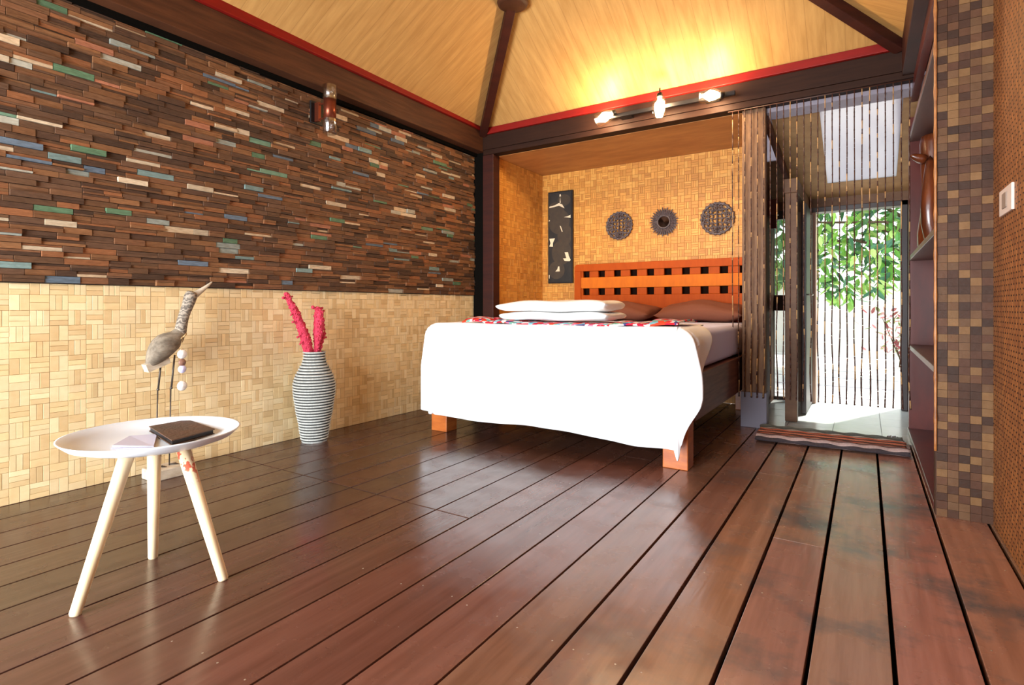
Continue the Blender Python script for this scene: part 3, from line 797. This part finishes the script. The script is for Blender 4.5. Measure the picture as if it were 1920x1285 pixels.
# ---------------------------------------------------------------- beam lights
bl = thing('beam_light_fixture', 'black rail with three glowing jar bulbs fixed to the back beam', 'light fixture', (0, 0, 0))
MB().bar((-1.80, 4.27, 2.465), (-.80, 4.27, 2.465), .03, .03).box(-1.70, -1.60, 4.28, 4.352, 2.45, 2.48).box(-1.02, -.92, 4.28, 4.352, 2.45, 2.48).build('rail', M['iron'], bl, bevel=.002)
def jarlight(c, d, wire):
    c = Vector(c); d = Vector(d).normalized()       # d: from cap to the open end
    cap = c-d*.075
    k = MB(); k.tube([cap-d*.03, cap-d*.028, cap, cap+d*.004], [.008, .022, .026, .022], 14)
    if wire: k.tube([cap-d*.02, cap-d*.07], .006, 8); k.tube([cap-d*.02, Vector((c.x+.03, 4.27, 2.465))], .005, 6)
    else: k.tube([cap-d*.02, Vector((cap.x, 4.27, 2.465))], .006, 8)
    hd_ = k.build('lamp_holder', M['iron'], bl)
    j = MB(); j.tube([cap, cap+d*.02, cap+d*.05, cap+d*.13, cap+d*.145], [.032, .042, .056, .056, .050], 20, cap=False)
    j.build('glass_jar', M['jar'], hd_)
    b = MB(); b.tube([cap+d*.012, cap+d*.03, cap+d*.05, cap+d*.075, cap+d*.092, cap+d*.098], [.013, .017, .034, .039, .027, .004], 14)
    b.build('bulb', M['bulb'], hd_)
jarlight((-1.80, 4.20, 2.45), (-.85, -.35, -.38), False)
jarlight((-1.335, 4.19, 2.445), (0, -.06, -1), True)
jarlight((-.965, 4.20, 2.455), (-.95, -.3, .05), False)

# ---------------------------------------------------------------- copper wall lamp
wl = thing('copper_wall_lamp', 'copper wall lamp with clear glass ends on the wood mosaic', 'wall lamp', (-3.236, 2.50, 2.25)); wl.scale = (1.15, 1.15, 1.2)
MB().box(.0, .014, -.045, .045, -.065, .065).build('wall_plate', M['iron'], wl, bevel=.003)
MB().box(.014, .05, -.02, .0, -.055, .055).box(.05, .10, -.014, -.006, .035, .045).box(.05, .10, -.014, -.006, -.05, -.04).build('bracket', M['copper'], wl, bevel=.002)
cb_ = MB(); cb_.lathe([(.0001, -.06), (.036, -.06), (.036, .062), (.0001, .062)], 24, o=(.13, 0, 0)); cb_.build('copper_body', M['copper'], wl)
for s_ in (1, -1):
    g = MB(); g.lathe([(.041, .055*s_), (.042, .135*s_), (.038, .138*s_), (.037, .06*s_)], 24, o=(.13, 0, 0)); g.build('glass_cylinder', M['glass'], wl)
    g = MB(); g.lathe([(.0001, .06*s_), (.015, .06*s_), (.015, .085*s_), (.024, .10*s_), (.02, .118*s_), (.0001, .124*s_)], 16, o=(.13, 0, 0)); g.build('bulb', M['glass'], wl)

# ---------------------------------------------------------------- bead curtain
bc = thing('bead_curtain', 'long wooden bead curtain hanging from the back beam before the passage', 'bead curtain', (0, 4.375, 0))
MB().tube([(-.87, 0, 2.366), (.26, 0, 2.366)], .005, 8).build('hanging_rod', M['bead'], bc)
for k in range(26):
    x = -.838+.0432*k
    s_ = MB(); z = 2.362; dx = 0
    end = .25 if not (k < 9) else .245
    s_.tube([(x, 0, 2.366), (x, 0, end+.02)], .0008, 4, 0)
    drift = random.uniform(-.008, .008); ph = random.uniform(0, 6); amp = .006 if random.random() < .5 else .003
    while z > end:
        L = random.choice([.03, .045, .06, .09]); z1 = max(end-.01, z-L)
        low = max(0, 1-z/1.2)
        fx = lambda q: x+amp*math.sin(q*9+ph)*(.15+low*1.2)
        mi = 1 if (random.random() < .22) else 0
        r = .0036+.0014*low
        s_.tube([(fx(z), 0, z), (fx(z1), 0, z1+.003)], r, 6, mi)
        if random.random() < .4: s_.sphere((fx(z1), 0, z1), .0055, 6, mi)
        z = z1
    s_.sphere((x+amp*math.sin(end*9+ph)*1.1, 0, end-.012), .007, 6)
    s_.build('bead_strand', [M['bead'], M['beadlight']], bc)

# ---------------------------------------------------------------- floor mat
def mat_stripes():
    m = mat('striped_rag', (.3, .2, .2), .9, .1)
    t = m.node_tree; b = t.nodes['Principled BSDF']; tcn = t.nodes.new('ShaderNodeTexCoord'); sp = t.nodes.new('ShaderNodeSeparateXYZ')
    t.links.new(tcn.outputs['Object'], sp.inputs[0])
    mr = t.nodes.new('ShaderNodeMapRange'); mr.inputs[1].default_value = -.225; mr.inputs[2].default_value = .215; t.links.new(sp.outputs['Y'], mr.inputs[0])
    r = t.nodes.new('ShaderNodeValToRGB'); r.color_ramp.interpolation = 'CONSTANT'; e = r.color_ramp.elements
    seq = [S(70, 60, 62), S(190, 164, 160), S(120, 92, 92), S(200, 172, 166), S(96, 74, 76), S(210, 120, 98), S(100, 76, 76), S(236, 150, 124), S(110, 80, 78), S(226, 124, 98), S(96, 78, 78), S(206, 188, 182), S(100, 104, 104), S(120, 124, 120), S(84, 88, 88)]
    e[0].color = col3(seq[0]); e[0].position = 0; e[1].color = col3(seq[1]); e[1].position = .07
    for i, c in enumerate(seq[2:]): q = e.new(.13+i*.067); q.color = col3(c)
    t.links.new(mr.outputs[0], r.inputs[0])
    w_ = t.nodes.new('ShaderNodeTexNoise'); w_.inputs['Scale'].default_value = 90; t.links.new(tcn.outputs['Object'], w_.inputs[0])
    mx = t.nodes.new('ShaderNodeMix'); mx.data_type = 'RGBA'; mx.blend_type = 'MULTIPLY'; mx.inputs[0].default_value = .5
    t.links.new(r.outputs[0], mx.inputs[6]); t.links.new(w_.outputs['Fac'], mx.inputs[7]); t.links.new(mx.outputs[2], b.inputs['Base Color'])
    bp = t.nodes.new('ShaderNodeBump'); bp.inputs['Strength'].default_value = .7; bp.inputs['Distance'].default_value = .006
    t.links.new(w_.outputs['Fac'], bp.inputs['Height']); t.links.new(bp.outputs[0], b.inputs['Normal'])
    return m
dm = thing('door_mat', 'folded striped rag rug lying at the threshold under the bead curtain', 'rug', (-.205, 4.17, 0), .04)
mm = mat_stripes()
mb = MB(); N = 60; n = 26; v = []
for i in range(N+1):
    u = i/N; x = -.42+.84*u
    for k in range(n):
        a = 2*PI*k/n
        yy = math.copysign(abs(math.cos(a))**.55, math.cos(a))*(.205+.006*math.sin(u*19))
        base = .026 if yy < .05 else .034
        zz = .024+math.copysign(abs(math.sin(a))**.8, math.sin(a))*.0225
        if math.sin(a) > 0: zz += .010*math.sin(yy*36+1.0)+.003*math.sin(u*40+yy*30)
        v.append((x+.008*math.sin(yy*30), yy, max(.0015, zz)))
f = [(i*n+k, i*n+(k+1) % n, (i+1)*n+(k+1) % n, (i+1)*n+k) for i in range(N) for k in range(n)]+[tuple(reversed(range(n))), tuple(N*n+k for k in range(n))]
mb.add(v, f, 0, (1, 1, 1), True); mb.build('folded_rug', mm, dm)
mb = MB(); v = []                                           # upper fold set back
mb2 = MB()
for i in range(16):
    y = .175+i*.0; 
for i in range(7):
    x0_ = .37+i*.009
    mb2.tube([(x0_, .17, .03), (x0_-.02+.01*math.sin(i), .26, .016), (x0_-.03, .34, .006), (x0_-.015, .42+.01*(i % 3), .005)], .0035, 6, i % 2)
mb2.build('tassels', [M['bead'], M['sheet']], dm)

# ---------------------------------------------------------------- tray table
tt = thing('tray_table', 'white round tray table on three pale wooden legs', 'side table', (-1.95, .88, 0))
tr = MB(); prof = [(.0001, .452), (.12, .452), (.19, .457), (.228, .470), (.248, .488), (.252, .493), (.248, .494), (.222, .477), (.185, .465), (.12, .460), (.0001, .460)]
tr.lathe(prof, 72); tr.build('tray', M['white'], tt)
MB().lathe([(.0001, .44), (.11, .44), (.11, .452), (.0001, .452)], 32).build('mounting_plate', M['white'], tt)
def legm():
    m = mat('pine_leg', S(244, 219, 178), .5, .3, noise=((30, 30, 5), .5, S(228, 192, 142))); return m
def stained():
    m = mat('pine_leg_stained', S(244, 219, 178), .5, .3, noise=((30, 30, 5), .5, S(228, 192, 142)))
    t = m.node_tree; b = t.nodes['Principled BSDF']; base = b.inputs['Base Color'].links[0].from_socket
    tcn = t.nodes.new('ShaderNodeTexCoord'); sp = t.nodes.new('ShaderNodeSeparateXYZ'); t.links.new(tcn.outputs['Object'], sp.inputs[0])
    n_ = t.nodes.new('ShaderNodeTexNoise'); n_.inputs['Scale'].default_value = 38; t.links.new(tcn.outputs['Object'], n_.inputs[0])
    mr = t.nodes.new('ShaderNodeMapRange'); mr.inputs[1].default_value = .30; mr.inputs[2].default_value = .37; mr.inputs[3].default_value = 0; mr.inputs[4].default_value = 1; t.links.new(sp.outputs['Z'], mr.inputs[0])
    th_ = t.nodes.new('ShaderNodeMapRange'); th_.inputs[1].default_value = .54; th_.inputs[2].default_value = .58; t.links.new(n_.outputs['Fac'], th_.inputs[0])
    mu = t.nodes.new('ShaderNodeMath'); mu.operation = 'MULTIPLY'; t.links.new(mr.outputs[0], mu.inputs[0]); t.links.new(th_.outputs[0], mu.inputs[1])
    mx = t.nodes.new('ShaderNodeMix'); mx.data_type = 'RGBA'; mx.inputs[7].default_value = col3(S(206, 96, 70))
    t.links.new(mu.outputs[0], mx.inputs[0]); t.links.new(base, mx.inputs[6]); t.links.new(mx.outputs[2], b.inputs['Base Color']); return m
lm, ls = legm(), stained()
for i, (fx, fy) in enumerate([(-1.938, .662), (-2.147, .965), (-1.778, 1.012)]):
    dx, dy = fx+1.95, fy-.88
    tx, ty_ = [(.02, -.085), (-.075, .035), (.055, .06)][i]
    l = MB(); l.tube([(dx, dy, 0), (dx*.995+tx*.005, dy*.995+ty_*.005, .004), (tx, ty_, .442)], [.0135, .0155, .0215], 16)
    l.build('leg', ls if i == 2 else lm, tt)
# things on the tray
fo = thing('leather_folder', 'dark brown leather folder on the white tray', 'folder', (-1.98, .975, .463), .0)
F = [(-2.112, 1.068), (-1.872, 1.036), (-1.824, .874), (-2.107, .934)]
ctr = (-1.98, .975)
def quadslab(mb, pts, z0, z1, s_=1, mi=0):
    v = [((x-ctr[0])*s_, (y-ctr[1])*s_, z0) for x, y in pts]+[((x-ctr[0])*s_, (y-ctr[1])*s_, z1) for x, y in pts]
    mb.add(v, [(0, 1, 2, 3), (7, 6, 5, 4), (0, 4, 5, 1), (1, 5, 6, 2), (2, 6, 7, 3), (3, 7, 4, 0)], mi)
q = MB(); quadslab(q, F, .0, .003); q.build('back_cover', M['leather'], fo, fix=True, bevel=.001)
q = MB(); quadslab(q, F, .0035, .015, .95); q.build('pages', M['iron'], fo, fix=True)
q = MB(); v = []
quadslab(q, F, .0155, .019); q.build('front_cover', M['leather'], fo, fix=True, bevel=.001)
pp = thing('white_booklet', 'white paper booklet half under the leather folder', 'booklet', (-1.98, .85, .4605))
ctr = (-1.98, .85)
q = MB(); quadslab(q, [(-1.955, .76), (-2.085, .862), (-2.03, .93), (-1.85, .835)], 0, .0025); q.build('back_page', M['paper'], pp, fix=True)
q = MB(); P4 = [(-1.958, .765), (-2.083, .864), (-2.03, .925), (-1.86, .838)]
v = [((x-ctr[0]), (y-ctr[1]), z) for (x, y), z in zip(P4, (.003, .003, .004, .004))]
v2 = [(a, b, c+.0015+(.006 if i_ < 1 else .0)) for i_, (a, b, c) in enumerate(v)]
q.add(v+v2, [(0, 1, 2, 3), (7, 6, 5, 4), (0, 4, 5, 1), (1, 5, 6, 2), (2, 6, 7, 3), (3, 7, 4, 0)]); q.build('front_page', M['paper'], pp, fix=True)

# ---------------------------------------------------------------- vase with coral branches
va = thing('tall_vase', 'grey and white ribbed woven vase against the left wall', 'vase', (-3.10, 2.385, 0))
prof = [(.0001, 0), (.086, 0), (.09, .012)]
base = [(0, .082), (.10, .096), (.22, .118), (.33, .133), (.38, .134), (.43, .122), (.48, .098), (.52, .077), (.56, .068), (.60, .069)]
def rad(z):
    for (a, ra), (b, rb) in zip(base[:-1], base[1:]):
        if a <= z <= b: t = (z-a)/(b-a); t = t*t*(3-2*t)*.5+t*.5; return ra+(rb-ra)*t
    return base[-1][1]
vm = MB(); z = .012; nring = 32; st = (.60-.012)/nring
pw = []
for i in range(nring):
    z0 = .012+i*st
    r0 = rad(z0)-.001; r1 = rad(z0+st*.5)+.0045; 
    vm.lathe([(r0, z0+st*.0), (r0, z0+st*.42)], 40, 1)
    vm.lathe([(r0, z0+st*.42), (r1, z0+st*.52), (r1+.001, z0+st*.66), (r1, z0+st*.87), (rad(z0+st)-.001, z0+st)], 40, 0)
vm.lathe([(.0001, 0), (.08, 0), (rad(.012)-.001, .012)], 40, 0)
vm.lathe([(rad(.6)-.001, .60), (.061, .598), (.059, .45), (.0001, .44)], 40, 1)
vg = mat('vase_grey_cord', S(190, 190, 184), .8, .1, noise=((90, 90, 20), .6, S(150, 150, 146)), bump=((160, 160, 50), .5))
vd = mat('vase_dark_cord', S(62, 62, 60), .85, .1)
vm.build('vase_body', [vg, vd], va)
def coral(label, pts, rads, twigs):
    mb = MB(); mb.tube(pts, rads, 9)
    P = [Vector(p) for p in pts]
    for i in range(len(P)-1):
        for q in range(40):
            t = random.random(); c = P[i].lerp(P[i+1], t); r = rads[i]+(rads[i+1]-rads[i])*t
            a = random.uniform(0, 2*PI); d = (P[i+1]-P[i]).normalized(); e = d.orthogonal().normalized()
            e = Matrix.Rotation(a, 3, d) @ e
            mb.sphere(c+e*r*.95, random.uniform(.005, .010), 6)
    for a, b, r in twigs: mb.tube([a, (Vector(a)+Vector(b))/2+Vector((0, .003, 0)), b], [r, r*.8, r*.5], 7); mb.sphere(b, r*1.1, 6)
    o = mb.build('coral_branch', M['coral']); o.location = (-3.10, 2.385, 0)
    return tag(o, label, 'branch', 'pink branches in the vase')
coral('longest pink coral branch in the vase, leaning left to the mosaic', [(-.02, -.01, .50), (-.015, -.04, .62), (-.01, -.075, .72), (-.005, -.13, .84), (0, -.19, .94), (0, -.215, .985)], [.022, .032, .030, .024, .015, .008],
      [((0, -.19, .94), (0, -.235, .955), .009), ((0, -.20, .955), (0, -.17, .965), .006), ((-.005, -.11, .80), (0, -.165, .80), .008), ((-.01, -.08, .73), (0, -.13, .70), .007), ((-.01, -.06, .69), (.005, -.115, .655), .006), ((-.005, -.15, .87), (0, -.18, .845), .006)])
coral('upright pink coral branch in middle of the vase', [(.01, .01, .50), (.01, .01, .62), (.012, .022, .72), (.012, .028, .80), (.012, .025, .86), (.012, .02, .895)], [.012, .014, .032, .033, .026, .014],
      [((.012, .02, .87), (.01, -.02, .895), .012), ((.012, .03, .87), (.01, .055, .89), .008), ((.012, .03, .86), (.01, .068, .87), .007), ((.012, .03, .76), (.01, .07, .775), .008)])
coral('shortest pink coral twig at right of the vase mouth', [(.005, .03, .50), (.005, .035, .62), (.005, .055, .68), (.005, .075, .72)], [.010, .012, .010, .007],
      [((.005, .055, .68), (.005, .09, .69), .007), ((.005, .07, .70), (.005, .078, .745), .007)])

# ---------------------------------------------------------------- carved bird
bd = thing('carved_bird', 'grey driftwood crane figure on thin wire legs by the left wall', 'sculpture', (-3.12, 1.45, 0))
b = MB(); b.box(-.065, .065, -.075, .085, 0, .055); b.build('base', M['basewood'], bd, bevel=.006)
b = MB()
Y0 = 1.45
pts = [(0, 1.375, .575), (0, 1.40, .615), (0, 1.43, .665), (0, 1.465, .705), (0, 1.505, .72), (0, 1.53, .75), (0, 1.54, .78)]
b.tube([(x, y-Y0, z) for x, y, z in pts], [.010, .038, .062, .066, .052, .036, .028], 16, flat=.85, side=(1, 0, 0))
body = b.build('body', M['greywood'], bd, sub=1)
b = MB(); b.add([(.02, -.09, .60), (.02, -.075, .56), (.02, .03, .60), (.02, .02, .64), (-.03, -.09, .60), (-.03, -.075, .56), (-.03, .03, .60), (-.03, .02, .64)],
      [(0, 1, 2, 3), (7, 6, 5, 4), (0, 4, 5, 1), (1, 5, 6, 2), (2, 6, 7, 3), (3, 7, 4, 0)]); b.build('tail_feathers', M['basewood'], bd, fix=True)
b = MB(); pts = [(0, 1.535, .735), (0, 1.542, .79), (0, 1.555, .85), (0, 1.578, .905), (0, 1.592, .955), (0, 1.603, .985)]
b.tube([(x, y-Y0, z) for x, y, z in pts], [.034, .029, .027, .028, .036, .026], 14)
neckm = mat('banded_neck', S(128, 112, 96), .75, .2); t = neckm.node_tree
tcn = t.nodes.new('ShaderNodeTexCoord'); wv = t.nodes.new('ShaderNodeTexWave'); wv.bands_direction = 'Z'; wv.inputs['Scale'].default_value = 14; wv.inputs['Distortion'].default_value = 9; wv.inputs['Detail Scale'].default_value = 3
t.links.new(tcn.outputs['Object'], wv.inputs[0]); rr = t.nodes.new('ShaderNodeValToRGB'); rr.color_ramp.elements[0].color = col3(S(96, 86, 78)); rr.color_ramp.elements[1].color = col3(S(160, 146, 130))
t.links.new(wv.outputs['Color'], rr.inputs[0]); t.links.new(rr.outputs[0], t.nodes['Principled BSDF'].inputs['Base Color'])
b.build('neck', neckm, bd, sub=1)
b = MB(); pts = [(0, 1.585, .945), (0, 1.612, .963), (0, 1.645, .985), (0, 1.69, 1.02), (0, 1.715, 1.045)]
b.tube([(x, y-Y0, z) for x, y, z in pts], [.024, .022, .015, .009, .003], 10); b.build('beak', M['basewood'], bd, sub=1)
for ly, kx in ((1.425, -.012), (1.49, -.012)):
    b = MB(); q = ly-Y0
    b.tube([(.0, q+.02, .64), (.0, q+.003, .47)], [.0045, .005], 8); b.sphere((0, q+.002, .465), .008, 8)
    b.tube([(.0, q, .465), (0, q-.008, .055)], .0035, 8)
    for e in (-1, 0, 1): b.tube([(0, q-.008, .06), (.02*e+.01, q+.03, .057)], [.003, .002], 6)
    b.build('leg', M['wire'], bd)
b = MB(); b.tube([(.035*math.cos(a*PI/8), .085+.035*math.sin(a*PI/8)*.8, .735+.02*math.sin(a*PI/8)) for a in range(17)], .005, 6)
b.tube([(.03, .085, .725), (.045, .07, .69), (.04, .075, .64), (.035, .078, .45)], .0022, 6); b.build('cord', M['cord'], bd)
for z_, r_, m_ in ((.645, .026, 'shell'), (.60, .020, 'shellbrown'), (.565, .022, 'sheet'), (.475, .027, 'shell')):
    b = MB(); b.lathe([(.0001, .030), (r_*.8, .032), (r_, .036), (r_*.8, .041), (.0001, .044)], 20, axis='x', o=(.005, .078, z_)); b.build('shell_disc', M[m_], bd)

# ---------------------------------------------------------------- garden beyond the back door
g = MB(); g.box(-5, 6, DY+.12, 16, -.14, -.04); 
for k_ in range(9): g.box(-3, 3.4, 6.6+k_*.9, 6.615+k_*.9, -.045, -.036, 1)
o = g.build('paved_path', [M['stone'], M['header']], kind='structure')
lw_ = MB(); lw_.box(.62, 3.2, 7.4, 15, -.05, .02); lw_.build('lawn_strip', M['lawn'], kind='structure')
gw = MB(); gw.box(-6, 6, 12.6, 12.8, -.1, 1.35); gw.build('garden_wall', M['stone'], kind='structure')
gr = MB(); gr.box(-30, 30, -30, -1.3, -.6, -.5); gr.build('bounce_ground', M['stone'], kind='structure')  # unseen pale ground, added to bounce daylight into the room
def leafmesh(mb, c, L, Wd, dirv, pal):
    d = Vector(dirv).normalized(); s_ = d.cross(Vector((0, 0, 1)));
    if s_.length < .01: s_ = Vector((1, 0, 0))
    s_.normalize(); s_ = Matrix.Rotation(random.uniform(-1.2, 1.2), 3, d) @ s_
    n_ = s_.cross(d); c = Vector(c)
    p = [c, c+d*L*.3+s_*Wd*.5, c+d*L*.65+s_*Wd*.42, c+d*L, c+d*L*.65-s_*Wd*.42, c+d*L*.3-s_*Wd*.5, c+d*L*.3-n_*Wd*.15, c+d*L*.65-n_*Wd*.15]
    mb.add(p, [(0, 1, 6), (1, 2, 7, 6), (2, 3, 7), (3, 4, 7), (4, 5, 6, 7), (5, 0, 6)], 0, jit(random.choice(pal), .25))
greens = [S(112, 168, 66), S(84, 140, 60), S(60, 108, 58), S(150, 196, 90), S(170, 200, 110), S(70, 120, 90)]
tre = thing('garden_tree', 'green broad-leaved garden tree seen through the back doorway', 'tree', (1.3, 9.3, 0))
tk = MB(); tk.tube([(0, 0, -.05), (.05, .05, .9), (0, .1, 1.9), (-.2, .1, 2.5)], [.09, .07, .055, .04], 10)
brs = []
for k_ in range(16):
    a = random.uniform(-2.4, -.1); e_ = Vector((random.uniform(-2.7, .3), random.uniform(-.5, .8), random.uniform(1.45, 3.3)))
    tk.tube([(0, .1, 1.2+random.random()*.9), e_*.55+Vector((0, 0, .9)), e_], [.03, .02, .008], 6); brs.append(e_)
tk.build('trunk', M['bark'], tre)
fo_ = MB()
for k_ in range(3200):
    c = Vector((random.uniform(-3.1, 1.0), random.uniform(-.7, 1.0), 0))
    low = 1.12+.16*math.sin(c.x*5)+.1*math.sin(c.x*13)
    c.z = low+random.random()**1.2*(3.6-low)
    if (c.z-low) < .5 and random.random() < .25: continue
    leafmesh(fo_, c, random.uniform(.16, .30), random.uniform(.06, .095), (random.uniform(-1, 1), random.uniform(-1, .6), random.uniform(-1.3, .2)), greens)
fo_.build('foliage', M['leaf'], tre)
bs = thing('garden_bush', 'small reddish shrub low at right beyond the doorway', 'shrub', (.52, 10.2, 0))
st_ = MB(); 
for k_ in range(9): st_.tube([(random.uniform(-.1, .1), random.uniform(-.1, .1), -.02), (random.uniform(-.35, .35), random.uniform(-.2, .2), random.uniform(.4, .8))], [.012, .005], 5)
st_.build('stem', M['bark'], bs)
fb = MB()
for k_ in range(150):
    leafmesh(fb, (random.gauss(0, .2), random.gauss(0, .15), random.uniform(.15, .85)), .13, .05, (random.uniform(-1, 1), random.uniform(-1, 1), random.uniform(-.2, 1)), [S(190, 110, 120), S(160, 80, 90), S(140, 150, 90), S(206, 150, 150)])
fb.build('foliage', M['leaf'], bs)
